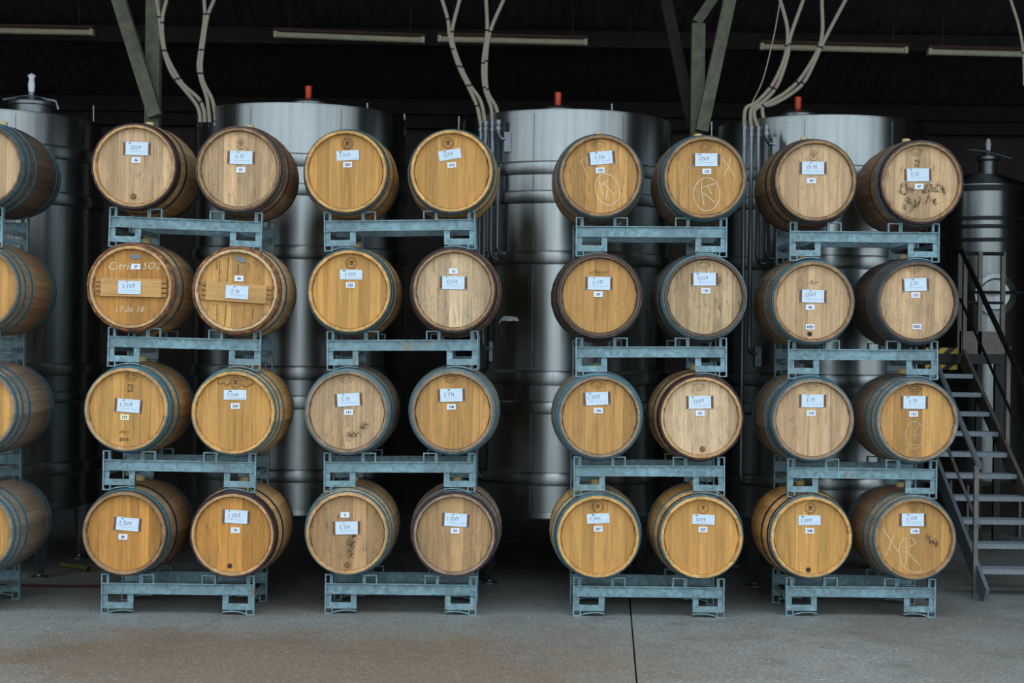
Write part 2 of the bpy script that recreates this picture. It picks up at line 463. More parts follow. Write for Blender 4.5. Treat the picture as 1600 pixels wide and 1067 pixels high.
GL = {'C': [arc(.5, .5, .42, .5, 50, 310, 10)], '2': [[(.1,.8),(.35,1),(.75,.9),(.75,.6),(.1,.02),(.9,0)]],
      '3': [[(.1,.95),(.8,.95),(.4,.55),(.8,.4),(.7,.08),(.1,.05)]], '/': [[(.75,1),(.2,-.1)]],
      '4': [[(.3,1),(.1,.45),(.85,.5)],[(.7,.9),(.6,-.15)]], '9': [[(.75,.6),(.2,.5),(.2,.9),(.7,.95),(.75,.6),(.55,-.2)]]}
def hand(s, h, slope=0.0, seed=0):
    rnd = random.Random(seed); x = 0; paths = []; wd = h * .62
    for ch in s:
        if ch == ' ': x += wd * .8; continue
        j = rnd.uniform(-.1, .1) * h; k = rnd.uniform(.85, 1.1)
        for p in GL[ch]: paths.append([(x + px * wd * .85 * k, j + pz * h * k + slope * x) for px, pz in p])
        x += wd
    return [[(px - x / 2, pz - h / 2) for px, pz in p] for p in paths]

# emblem and stamps
def emblem_mesh(mat):
    ps = [arc(0, 0, .041, .041, 0, 360, 30), arc(0, 0, .030, .030, 0, 360, 26)]
    m = ribbon(ps, .0034)
    for pp, wd in (([[(-.013,.013),(.015,.013)], [(.001,.013),(.001,-.014)]], .0062), ([arc(-.008, -.002, .009, .008, 40, 320, 8), arc(.012, -.002, .008, .008, 50, 310, 8)], .004)):
        k = ribbon(pp, wd); n = len(m.v); m.v += k.v; m.f += [tuple(n + i for i in f) for f in k.f]
    return m.mesh('burned_emblem', mat)
EMB = emblem_mesh(M['burn']); EMB_F = emblem_mesh(M['burn_faint'])
def crest_mesh():
    ps = [arc(0, 0, .034, .036, 200, 340, 12), arc(0, 0, .028, .036, 0, 180, 14), arc(0, .004, .014, .018, 0, 360, 12), [(0,.02),(0,-.014)], [(-.01,.004),(.01,.004)]]
    return ribbon(ps, .0032).mesh('burned_emblem', M['burn_faint'])
CREST = crest_mesh()
def stamp_mesh(mat, seed, rows=3):
    rnd = random.Random(seed); m = MB()
    for i in range(13):                                        # arched line of small letters
        a = R(145 - 110 * i / 12); cx, cz = .055 * math.cos(a), -.018 + .045 * math.sin(a)
        if i == 6: continue
        k = ribbon([[(cx - .0018, cz - .005), (cx - .0012, cz + .005), (cx + .0022, cz + rnd.uniform(-.004, .005))]], .0026)
        n = len(m.v); m.v += k.v; m.f += [tuple(n + q for q in f) for f in k.f]
    for r_ in range(rows):
        z = .004 - .013 * r_; hw = (.034, .040, .020)[r_ % 3]; x = -hw
        while x < hw:
            l = rnd.uniform(.004, .008)
            k = ribbon([[(x, z - .003), (x + l * .4, z + .003), (x + l, z + rnd.uniform(-.003, .003))]], .0024)
            n = len(m.v); m.v += k.v; m.f += [tuple(n + q for q in f) for f in k.f]; x += l + .003
    return m.mesh('burned_stamp', mat)
STAMP = [stamp_mesh(M['burn'], 1), stamp_mesh(M['burn'], 2)]; STAMP_F = [stamp_mesh(M['burn_faint'], 3), stamp_mesh(M['burn_faint'], 4)]
def script_mesh(wd, seed, mat):
    rnd = random.Random(seed); p = [(-wd*.5, -.006), (-wd*.36, -.004), (-wd*.2, .012), (-wd*.12, .014), (-wd*.24, -.010), (-wd*.1, -.004)]
    x = -wd * .1
    while x < wd * .42:
        p += [(x, rnd.uniform(.001, .006)), (x + wd * .03, -.004)]; x += wd * .06
    p += [(wd * .5, .008)]
    q = [[(-wd*.15 + i*wd*.06, -.014), (-wd*.12 + i*wd*.06, -.012)] for i in range(8)]
    m = ribbon([p], .0028); k = ribbon(q, .003); n = len(m.v); m.v += k.v; m.f += [tuple(n + i for i in f) for f in k.f]
    return m.mesh('burned_script', mat)

CARD_ME = {}
def card_mesh(wd, ht):
    k = (round(wd, 3), round(ht, 3))
    if k not in CARD_ME: CARD_ME[k] = MB().box(-wd/2, wd/2, -.0015, .0, -ht/2, ht/2).mesh('label_card', M['card'])
    return CARD_ME[k]
TAG_ME = {c: MB().box(-.032, .032, -.0012, 0, -.020, .020).mesh('number_tag', M[c]) for c in ('tag', 'tag_cream')}
HOLD_ME = MB().box(-.098, .098, -.0012, 0, -.047, .047).mesh('card_backing', M['holder'])
CLIP_ME = MB().box(-.100, .100, -.0022, 0, -.004, .004).mesh('card_clip', M['steel_dull'])

HC = {'blue': (.055, .170, .235, 1), 'pale': (.15, .27, .32, 1), 'teal': (.040, .085, .105, 1), 'black': (.018, .019, .026, 1),
      'wine': (.050, .022, .026, 1), 'galv': (.15, .20, .23, 1), 'brown': (.085, .055, .040, 1)}
HD = {'honey': (.58, .305, .098), 'gold': (.63, .325, .094), 'pale': (.62, .405, .225), 'bleach': (.64, .455, .275), 'amber': (.56, .258, .060), 'grey': (.53, .365, .205), 'brown': (.49, .295, .140)}
SV = {'tan': (.56, .335, .150), 'gold': (.68, .385, .135), 'dark': (.125, .085, .064), 'brown': (.33, .200, .105), 'greybrown': (.30, .215, .150), 'light': (.60, .410, .220)}

def jit(c, amt, rnd):
    k = 1 + rnd.uniform(-amt, amt); h = rnd.uniform(-amt, amt) * .25
    return (c[0] * k * (1 + h), c[1] * k, c[2] * k * (1 - h))

# stack: front plane of its racks (y), from where the feet stand on the floor
STY = {'A': -.13, 'B': -.12, 'C': -.01, 'D': .01, 'E': .13}
def make_barrel(key, hu, hv, sy, label, head, staves, hoops, weather=.2, card=None, tagd=None, mark=None, yaw=0.0, bung=True, extra=None, tag2=None, plug=None, sweather=.35, group=None):
    rnd = random.Random(key)
    yh = sy - .09; c = at(hu, hv, yh); cy = yh + LH
    root = thing('wine_barrel', (c.x, cy, c.z - RB), label, 'barrel', 'oak wine barrels stacked on steel racks', (0, 0, R(yaw)))
    O = (0, 0, RB); px = FPX / (yh + .032 - CAMY)
    off = rnd.uniform(0, 2 * PI)
    for k in range(NST):
        cc = jit(SV[staves], .22, rnd)
        inst('stave', STAVE, root, O, (0, off + 2 * PI * k / NST, 0), (*cc, sweather * rnd.uniform(.6, 1.3)))
    for me in HEADS[rnd.randrange(len(HEADS))]:
        kk = rnd.choice((.78, .88, .96, 1.0, 1.12))
        inst('head_plank', me, root, O, (0, 0, 0), (*jit(tuple(x * kk for x in HD[head]), .07, rnd), weather * rnd.uniform(.6, 1.4)))
    inst('back_head', BACKHEAD, root, O, (0, 0, 0), (*SV[staves], .3))
    for i, (kind, hc) in enumerate(hoops):
        if kind == 'willow':
            inst('wooden_hoop', WILLOW[rnd.randrange(2)], root, O, (0, rnd.uniform(0, 6), 0))
        elif kind == 'splint':
            inst('split_wood_hoop', SPLINT[rnd.randrange(3)], root, O, (0, rnd.uniform(0, 6), 0), HC[hc])
        else:
            inst('hoop', HOOPS[kind], root, O, (0, rnd.uniform(0, 6), 0), HC[hc])
            inst('hoop', HOOPS[kind], root, O, (0, rnd.uniform(0, 6), PI), HC[hc])
    if bung: inst('bung', BUNG, root, (0, 0, 2 * RB))
    def lp(u, v, d): return ((u - hu) / px, YH - d, RB - (v - hv) / px)
    def rt(t): return (0, R(t) - ROLL, 0)
    if card:
        u, v, t, txt, small, depth = card
        wd, ht = (.160, .070) if small else (.160, .093)
        if not small and depth < .01:
            h = inst('card_backing', HOLD_ME, root, lp(u, v, .0010), rt(t))
            for s in (-1, 1): inst('card_clip', CLIP_ME, h, (0, -.001, s * .042))
        d = (.0035 if not small else .0022) + depth
        cd = inst('label_card', card_mesh(wd, ht), root, lp(u, v, d), rt(t))
        top = rnd.choice((-.035, -.02, -.05))
        ribbon(hand(txt, .024 if not small else .021, rnd.uniform(-.02, .2), key), .0026).build('handwriting', M['ink'], cd, loc=(-.014 + rnd.uniform(-.010, .010), -.0022, .006 if not small else .000))
        if tagd: inst('written_number', text_mesh(tagd[3], .0095, M['ink'], 'written_number', .0005), cd, (top, -.0022, ht / 2 - .0085))
        fp = []
        x = -.045
        while x < .06:
            l = rnd.uniform(.004, .012); fp.append([(x, 0), (x + l * .5, rnd.uniform(.001, .004)), (x + l, 0)]); x += l + rnd.uniform(.002, .010)
        ribbon(fp, .0022).build('printed_line', M['faint_ink'], cd, loc=(0, -.0022, -.022 if not small else -.026))
    def put_tag(td):
        u, v, t, s, m_ = td
        tg = inst('number_tag', TAG_ME[m_], root, lp(u, v, .0030), rt(t))
        inst('printed_number', text_mesh(s, .0185 if s != 'RED' else .0185, M['ink_blue'] if m_ == 'tag' else M['ink'], 'printed_number', .0008), tg, (0, -.0018, 0))
    if tagd: put_tag(tagd)
    if tag2: put_tag(tag2)
    for mk in (mark or []):
        kind, u, v = mk[:3]
        me = {'emb': EMB, 'embf': EMB_F, 'crest': CREST}.get(kind)
        if kind == 'stamp': me = STAMP[rnd.randrange(2)]
        if kind == 'stampf': me = STAMP_F[rnd.randrange(2)]
        if kind == 'script': me = script_mesh(mk[3], 5, M['burn'])
        if kind == 'txt': me = text_mesh(mk[3], mk[4], M['burn'], 'burned_lettering', .0006)
        if kind == 'chalk': me = text_mesh(mk[3], mk[4], M['chalk'], 'chalk_writing', -.0007, .3, mk[5] if len(mk) > 5 else 1.0)
        nm = {'emb': 'burned_emblem', 'embf': 'burned_emblem', 'crest': 'burned_emblem', 'stamp': 'burned_stamp', 'stampf': 'burned_stamp', 'script': 'burned_script', 'txt': 'burned_lettering', 'chalk': 'chalk_writing'}.get(kind)
        if kind == 'lines':                                    # strokes given in photo pixels
            mat, wd, paths = mk[3], mk[4], mk[5]
            pp = [[((a - u) / px, -(b - v) / px) for a, b in p] for p in paths]
            if mat == 'smudge' and wd > .012:                  # smeared marks: many small dabs scattered along the stroke
                mb = MB()
                for p in pp:
                    for (a, b) in zip(p[:-1], p[1:]):
                        ln_ = math.hypot(b[0] - a[0], b[1] - a[1])
                        for _ in range(max(4, int(ln_ * wd * 36000))):
                            q = rnd.random(); x = a[0] + (b[0] - a[0]) * q + rnd.gauss(0, wd * .36); z = a[1] + (b[1] - a[1]) * q + rnd.gauss(0, wd * .36)
                            rx, rz = rnd.uniform(.0016, .0036), rnd.uniform(.003, .010); n = len(mb.v); y_ = rnd.uniform(-.0008, 0)
                            mb.v += [(x - rx, y_, z), (x, y_, z - rz), (x + rx, y_, z), (x, y_, z + rz)]; mb.f.append((n, n+1, n+2, n+3))
            else: mb = ribbon(pp, wd)
            me = mb.mesh('strokes', M[mat]); nm = 'ink_smear' if mat == 'smudge' else 'chalk_writing'
        inst(nm, me, root, lp(u, v, .0016), (0, -ROLL, 0))
    if plug:
        u, v, kind = plug
        inst('head_plug', PLUG if kind == 'plug' else HOLE, root, lp(u, v, .0012))
    if extra: extra(root, lp)
    return root

def cross_bar(u, v, t, ou, ov, ot):
    def f(root, lp):
        b = MB().box(-.215, .215, -.022, -.002, -.064, .064).build('cross_bar', M['pine'], root, loc=lp(u, v, .0), rot=(0, R(t) - ROLL, 0), color=(.60, .33, .12, .25))
        for s in (-1, 1):
            for k in range(4):
                MB().box(0, .036, -.017, -.002, -.012, .012).build('finger_joint', M['pine'], b, loc=(s * .215 if s > 0 else -.251, 0, -.050 + k * .033), color=(.42, .22, .07, .5))
        m = MB(); m.lathe([(.040, 0), (.040, -.002), (.036, -.003), (.001, -.003)], 24, axis='y')
        o = m.build('oval_plate', M['oval'], root, loc=lp(ou, ov, .0012), rot=(0, R(ot), 0)); o.scale = (1, 1, .44)
    return f
def ell(cx, cy, rx, ry, tilt=0, a0=0, a1=360):
    return [(cx + rx*math.cos(R(a))*math.cos(R(tilt)) - ry*math.sin(R(a))*math.sin(R(tilt)), cy + rx*math.cos(R(a))*math.sin(R(tilt)) + ry*math.sin(R(a))*math.cos(R(tilt))) for a in range(a0, a1 + 1, 15)]

T = 'tag'
BL3 = [('chime', 'blue'), ('second', 'blue'), ('third', 'blue')]
TL3 = [('chime', 'teal'), ('thin', 'teal'), ('third', 'teal')]
PB3 = [('chime', 'pale'), ('second', 'blue'), ('third', 'blue')]
WB = [('splint', 'wine'), ('wide', 'wine'), ('third', 'black')]
SPEC = [
 # ---- first stack
 ('A1', -30, 258, 'A', 'dark weathered barrel with blue hoops cut by the left edge, topmost of its stack', 'pale', 'dark', BL3, {}),
 ('A2', -37, 450, 'A', 'tan barrel with bright blue hoops at left edge, second from the top', 'gold', 'brown', BL3, {}),
 ('A3', -41, 640, 'A', 'grey-brown barrel with blue hoops at left edge, third from the top', 'gold', 'greybrown', BL3, {}),
 ('A4', -45, 832, 'A', 'grey-brown barrel with blue hoops at left edge, lowest of its stack', 'gold', 'greybrown', BL3, {}),
 ('B11', 209, 259, 'B', 'pale oak barrel tagged 36 with worn dark wine-stained rim', 'pale', 'tan', WB,
   dict(weather=.45, card=(212, 231.3, 1.5, 'C23/9', 0, 0), tagd=(211, 249.4, 1, '36', T), plug=(207.5, 306, 'plug'))),
 ('B12', 372.4, 263.5, 'B', 'pale oak barrel tagged 97 with wine-stained rim and grey-blue hoops', 'pale', 'brown', [('splint', 'brown'), ('wide', 'galv'), ('second', 'wine'), ('third', 'wine')],
   dict(weather=.5, card=(375.4, 245.4, 1.5, 'C 23', 0, 0), tagd=(375.2, 264.6, 1, '97', T), mark=[('crest', 375, 224)])),
 ('B21', 203.5, 448.4, 'B', 'barrel tagged 27 with bark hoops, wooden cross bar and chalk words', 'amber', 'tan', [('willow', ''), ('wide', 'blue'), ('third', 'teal')],
   dict(weather=.5, card=(202, 449, 1.5, 'C 23/4', 0, .0225), tagd=(210.4, 416, 1, '27', T), extra=cross_bar(204, 449, 1.6, 209.8, 400.8, 0),
        mark=[('chalk', 186, 415, 'Citric', .058, 1.0), ('chalk', 234, 414, 'SO2', .052, 1.0), ('chalk', 200, 483, '17 06 18', .042, 1.0)])),
 ('B22', 368.4, 453.7, 'B', 'barrel tagged 38 with bark hoops and tilted plain wooden cross bar', 'honey', 'light', [('willow', ''), ('wide', 'teal'), ('third', 'teal')],
   dict(weather=.6, card=(370, 456.5, 4, 'C 24', 0, .0225), tagd=(372, 434.8, 1, '38', T), extra=cross_bar(368.5, 457, 4, 374.5, 405.6, 24),
        mark=[('lines', 368, 450, 'smudge', .008, [[(342, 407), (341, 440)], [(356, 402), (354, 440)], [(371, 412), (371, 428)], [(352, 475), (350, 508)], [(338, 475), (338, 500)], [(394, 478), (393, 500)]])])),
 ('B31', 196.7, 639.7, 'B', 'honey oak barrel with cream tag 171, burned 2016 and blue hoops', 'gold', 'tan', [('chime', 'blue'), ('thin', 'blue'), ('second', 'blue'), ('third', 'blue')],
   dict(weather=.12, card=(199, 634, 4.5, 'C 23/4', 0, 0), tagd=(193.4, 652, 3, '171', 'tag_cream'), mark=[('stamp', 203, 591), ('txt', 202, 603, 'TG', .024), ('txt', 201.5, 609.5, 'LX', .024), ('script', 193, 675, .075), ('txt', 192.5, 686.4, '2016', .024)])),
 ('B32', 364, 645, 'B', 'golden oak barrel tagged 224 with water-stained top and blue hoops', 'gold', 'gold', BL3,
   dict(weather=.15, card=(365.8, 617, 0, 'C 23/4', 1, 0), tagd=(366.3, 634.4, 0, '224', T),
        mark=[('emb', 366.5, 598), ('lines', 366, 600, 'smudge', .010, [[(338, 598), (343, 601), (348, 598), (352, 603), (357, 599)], [(377, 602), (384, 605), (390, 601), (396, 599)]])])),
 ('B41', 193.5, 833.5, 'B', 'amber oak barrel tagged 83 with one teal hoop and dark hoops', 'amber', 'brown', [('chime', 'brown'), ('wide', 'blue'), ('third', 'black')],
   dict(weather=.25, card=(197.4, 819.6, 5, 'C 23/4', 0, 0), tagd=(190.7, 839.5, 3, '83', T))),
 ('B42', 363, 836, 'B', 'amber oak barrel tagged 79 with wine-stained rim and dark plug', 'amber', 'tan', WB,
   dict(weather=.35, card=(367.5, 808, 3, 'C 23/9', 0, 0), tagd=(366.5, 829, 1, '79', T), plug=(358.4, 885, 'hole'))),
 # ---- second stack
 ('C11', 539.8, 267.6, 'C', 'honey oak barrel tagged 209 with round burned emblem', 'gold', 'gold', TL3,
   dict(weather=.06, bung=False, sweather=.1, card=(542.2, 242, -3, 'C 23/9', 1, 0), tagd=(542.3, 256.4, -1, '209', T), mark=[('emb', 541.4, 223.8)])),
 ('C12', 705.5, 267, 'C', 'honey oak barrel tagged 210 with tilted card and burned emblem', 'gold', 'gold', TL3,
   dict(weather=.10, bung=False, sweather=.1, card=(702.3, 241, -9, 'C23/9', 1, 0), tagd=(705.5, 257, -7, '210', T), mark=[('emb', 699, 223)])),
 ('C21', 545.7, 455, 'C', 'golden oak barrel tagged 225 with emblem and slate-blue hoops', 'gold', 'gold', [('chime', 'teal'), ('thin', 'blue'), ('second', 'teal'), ('third', 'teal')],
   dict(weather=.03, sweather=.1, card=(547.6, 428.8, .5, 'C 23/4', 1, 0), tagd=(546.8, 445, 0, '225', T), mark=[('emb', 548, 411)])),
 ('C22', 709, 453.3, 'C', 'pale flecked oak barrel tagged 16 above its card, wine-stained rim', 'bleach', 'brown', [('splint', 'wine'), ('wide', 'wine'), ('third', 'wine')],
   dict(weather=.55, card=(708, 441.7, 1, 'C23/4', 0, 0), tagd=(707.8, 423.5, 1, '16', T))),
 ('C31', 541.6, 644, 'C', 'flecked oak barrel tagged 161 with grey smudge and pale blue hoops', 'pale', 'greybrown', [('chime', 'pale'), ('thin', 'pale'), ('second', 'teal'), ('third', 'teal')],
   dict(weather=.5, sweather=.7, card=(543.5, 624.8, -3, 'C 24', 0, 0), tagd=(544, 644, 0, '161', T), mark=[('stampf', 539.8, 595), ('lines', 550, 680, 'smudge', .04, [[(540, 683), (550, 680), (558, 677)], [(564, 669), (574, 662)]])])),
 ('C32', 707, 643.8, 'C', 'honey oak barrel tagged 108 with pale blue hoops', 'honey', 'greybrown', PB3,
   dict(weather=.25, card=(704.7, 617.6, -1.5, 'C 234', 0, 0), tagd=(704.8, 636, -2, '108', T), mark=[('stamp', 703.6, 594)])),
 ('C41', 541.8, 833.7, 'C', 'brown oak barrel with tag 2 above its card and tan plug', 'brown', 'tan', BL3,
   dict(weather=.6, card=(540.7, 825.5, -1, 'C 234', 0, 0), tagd=(538, 805, 0, '2', T), plug=(542.5, 883, 'plug'), mark=[('lines', 545, 850, 'smudge', .045, [[(552, 832), (551, 850), (545, 868)]])])),
 ('C42', 709.6, 835.6, 'C', 'brown oak barrel tagged 93 with wine-stained rim and scratched writing', 'brown', 'greybrown', [('splint', 'wine'), ('wide', 'pale'), ('second', 'wine'), ('third', 'wine')],
   dict(weather=.35, card=(711.5, 813, 3, 'C 23/9', 0, 0), tagd=(710.8, 830, 1, '93', T), mark=[('lines', 738, 840, 'smudge', .003, [[(739, 818), (746, 823), (740, 828)], [(733, 833), (738, 829), (740, 836), (734, 838)], [(735, 846), (738, 852), (733, 852)], [(732, 861), (738, 862)], [(743, 834), (748, 840)]])])),
 # ---- third stack
 ('D11', 938.6, 274.6, 'D', 'oak barrel tagged 176 with narrow chalk oval and letter', 'honey', 'brown', TL3,
   dict(weather=.45, card=(939.6, 246, -5, 'C 234', 0, 0), tagd=(938, 265.3, -4, '176', T), mark=[('stampf', 936, 227),
        ('lines', 949, 295, 'chalk', .0052, [ell(949.5, 295, 18.5, 25, -14), [(937.5, 279), (938, 289), (944, 305)], [(938, 291), (944, 285), (951, 281)], [(944, 286), (961, 304)], [(950, 296), (947, 312)]]),
        ('lines', 915, 262, 'chalk', .0032, [[(917, 242), (919, 258)], [(915, 246), (908, 252), (914, 264), (918, 277)]])])),
 ('D12', 1102, 277, 'D', 'oak barrel tagged 123 with wide chalk circle, letter and cross', 'honey', 'brown', [('chime', 'teal'), ('thin', 'blue'), ('second', 'teal'), ('third', 'teal')],
   dict(weather=.3, card=(1104, 249, 0, 'C23/9', 0, 0), tagd=(1105, 267, 0, '123', T), mark=[('stampf', 1102, 231),
        ('lines', 1105, 302, 'chalk', .0045, [ell(1105.5, 302.5, 20.5, 26), [(1097, 279), (1097.5, 298), (1101.5, 321)], [(1098, 293), (1108, 289), (1119, 286)], [(1107, 290), (1115, 306)], [(1098, 300), (1110, 308), (1118, 316)]]),
        ('lines', 1139, 260, 'chalk', .004, [[(1128, 244), (1139, 259), (1149, 276)], [(1142, 246), (1139, 260), (1129, 278)]]),
        ('lines', 1070, 275, 'chalk_faint', .004, [[(1059, 253), (1069, 272), (1083, 300)], [(1077, 259), (1071, 276), (1068, 268)], [(1066, 290), (1064, 305), (1065, 320)]])])),
 ('D21', 937, 462, 'D', 'oak barrel tagged 69 with burned script above its card, dark rim', 'honey', 'dark', [('splint', 'brown'), ('wide', 'wine'), ('third', 'black')],
   dict(weather=.35, card=(936, 442.5, 1, 'C 234', 0, 0), tagd=(935, 459.5, 1, '69', T), mark=[('script', 936, 425, .14)])),
 ('D22', 1102, 463.8, 'D', 'greyed oak barrel tagged 139 with pale blue rim hoop', 'grey', 'dark', [('chime', 'pale'), ('thin', 'galv'), ('second', 'teal'), ('third', 'teal')],
   dict(weather=.85, card=(1101.4, 436, 0, 'C23/9', 0, 0), tagd=(1103.4, 454, 0, '139', T), mark=[('stampf', 1099.8, 416)])),
 ('D31', 937.3, 651.6, 'D', 'amber oak barrel tagged 156 with blue hoops', 'honey', 'greybrown', [('chime', 'blue'), ('thin', 'pale'), ('second', 'blue'), ('third', 'blue')],
   dict(weather=.25, card=(932.6, 623, -2.5, 'C 23/9', 0, 0), tagd=(935, 641.7, 0, '156', T), mark=[('stamp', 932.7, 603)])),
 ('D32', 1096, 652.7, 'D', 'pale flecked oak barrel tagged 62 with brown plug and wine-stained rim', 'bleach', 'tan', WB,
   dict(weather=.4, card=(1094, 628.7, -1, 'C23/9', 0, 0), tagd=(1094.7, 645.7, -1, '62', T), plug=(1099, 701.6, 'plug'), mark=[('stampf', 1092, 606)])),
 ('D41', 934.8, 839, 'D', 'clean honey oak barrel tagged 207 with round burned emblem', 'gold', 'gold', [('chime', 'blue'), ('thin', 'teal'), ('second', 'blue'), ('third', 'blue')],
   dict(weather=.05, sweather=.15, card=(934.7, 810.8, -2, 'C 23/4', 1, 0), tagd=(934.8, 827, -1, '207', T), mark=[('emb', 933.8, 792.4)])),
 ('D42', 1096.7, 840, 'D', 'clean honey oak barrel tagged 227 with faint emblem and bright blue rim', 'gold', 'gold', [('chime', 'blue'), ('thin', 'black'), ('third', 'blue')],
   dict(weather=.05, sweather=.15, card=(1099.5, 812.4, 3, 'C23/9', 1, 0), tagd=(1099, 828, 1, '227', T), mark=[('embf', 1099, 794.4)])),
 # ---- fourth stack
 ('E11', 1275, 282, 'E', 'pale oak barrel tagged 64 with black hoops', 'pale', 'brown', [('chime', 'black'), ('wide', 'brown'), ('third', 'black')],
   dict(weather=.4, card=(1271.4, 262, .5, 'C2 49', 0, 0), tagd=(1269, 281.5, 0, '64', T), mark=[('crest', 1272, 242.4)])),
 ('E12', 1440.8, 284.3, 'E', 'oak barrel tagged 47 with black smeared ink writing', 'pale', 'brown', [('splint', 'wine'), ('wide', 'galv'), ('second', 'galv'), ('third', 'brown')],
   dict(weather=.45, sweather=.8, card=(1435.7, 272.6, -1, 'C 23', 0, 0), tagd=(1438, 290.5, 0, '47', T), mark=[('stamp', 1432.7, 238), ('txt', 1434.5, 251.3, 'TG', .022), ('txt', 1434, 257.5, 'LX', .02),
        ('lines', 1440, 300, 'smudge', .021, [ell(1414, 295, 5.5, 7), [(1422, 292), (1426, 299), (1430, 293)], [(1446, 291), (1444, 300), (1451, 298), (1449, 290)], [(1456, 287), (1461, 296), (1455, 298)], ell(1468, 294, 5, 5), [(1474, 292), (1478, 302)],
             [(1420, 308), (1426, 318), (1417, 314)], [(1432, 311), (1430, 322), (1438, 318), (1440, 309)], [(1452, 305), (1448, 318)], [(1456, 313), (1463, 310), (1460, 318), (1466, 316)], [(1424, 330), (1428, 322)], [(1416, 320), (1414, 327)]])])),
 ('E21', 1271.5, 472, 'E', 'pale oak barrel tagged 46 and RED with open dark plug hole', 'pale', 'brown', [('chime', 'blue'), ('thin', 'blue'), ('third', 'blue')],
   dict(weather=.3, sweather=.7, card=(1271.4, 462.6, 1.5, 'C23/9', 0, 0), tagd=(1267, 479.8, 0, '46', T), tag2=(1267.6, 510.4, 0, 'RED', T), plug=(1267, 521.6, 'hole'), mark=[('script', 1271.8, 441, .07)])),
 ('E22', 1434.6, 472, 'E', 'greyed oak barrel tagged 133 and RED with dark weathered staves', 'pale', 'dark', TL3,
   dict(weather=.6, sweather=.5, card=(1431.7, 444.7, -2.5, 'C 23', 0, 0), tagd=(1432, 460.8, 0, '133', T), tag2=(1435, 510, 0, 'RED', T), mark=[('stampf', 1428.7, 422)])),
 ('E31', 1270.8, 655.7, 'E', 'pale wavy-grained oak barrel tagged 119 with blue hoops', 'pale', 'greybrown', [('chime', 'blue'), ('thin', 'teal'), ('second', 'blue'), ('third', 'blue')],
   dict(weather=.3, card=(1270.6, 626.6, .5, 'C 29', 0, 0), tagd=(1268.6, 645.7, 0, '119', T), mark=[('stampf', 1268.7, 606)])),
 ('E32', 1434, 658, 'E', 'honey oak barrel tagged 152 with rubbed chalk circle, blue hoops', 'honey', 'greybrown', BL3,
   dict(weather=.25, card=(1430, 629, .5, 'C 29', 0, 0), tagd=(1429, 647, 0, '152', T), mark=[('stamp', 1431, 610), ('lines', 1432, 678, 'chalk_faint', .005, [ell(1431, 680, 14, 21), [(1430, 668), (1431, 688)], [(1438, 666), (1431, 675), (1441, 684)], [(1420, 695), (1446, 695)]])])),
 ('E41', 1268, 839.5, 'E', 'clean honey oak barrel tagged 208 with emblem and dark flush plug', 'gold', 'gold', [('chime', 'blue'), ('thin', 'black'), ('third', 'black')],
   dict(weather=.10, sweather=.15, card=(1265.7, 813.7, 0, 'C 23/9', 1, 0), tagd=(1266.3, 830, 0, '208', T), mark=[('emb', 1267, 795)], plug=(1264.9, 891, 'hole'))),
 ('E42', 1430.3, 842.3, 'E', 'honey oak barrel tagged 118 with chalk cross and ink smudge', 'honey', 'brown', BL3,
   dict(weather=.2, card=(1427.5, 813, 0, 'C 239', 0, 0), tagd=(1431, 830.4, 0, '118', T), mark=[('stampf', 1427.8, 793.5),
        ('lines', 1405, 855, 'chalk', .0042, [[(1381, 827), (1396, 848), (1407, 866)], [(1400, 835), (1395, 847), (1386, 870)]]),
        ('lines', 1425, 865, 'chalk', .0042, [[(1414.5, 840), (1408, 852), (1406.5, 864), (1410, 880), (1418, 891), (1430, 895), (1443, 894)], [(1417, 840), (1418.5, 876), (1416, 884)], [(1424, 840), (1434, 848), (1419, 858)], [(1419, 862), (1438, 883)]]),
        ('lines', 1461, 846, 'smudge', .024, [[(1452, 846), (1456, 849), (1460, 844)], [(1459, 850), (1464, 845), (1466, 851), (1462, 855)], [(1449, 838), (1454, 842)]])])),
]
for key, hu, hv, st, label, hd, sv, hp, kw in SPEC:
    make_barrel(key, hu, hv, STY[st], label, hd, sv, hp, **kw)

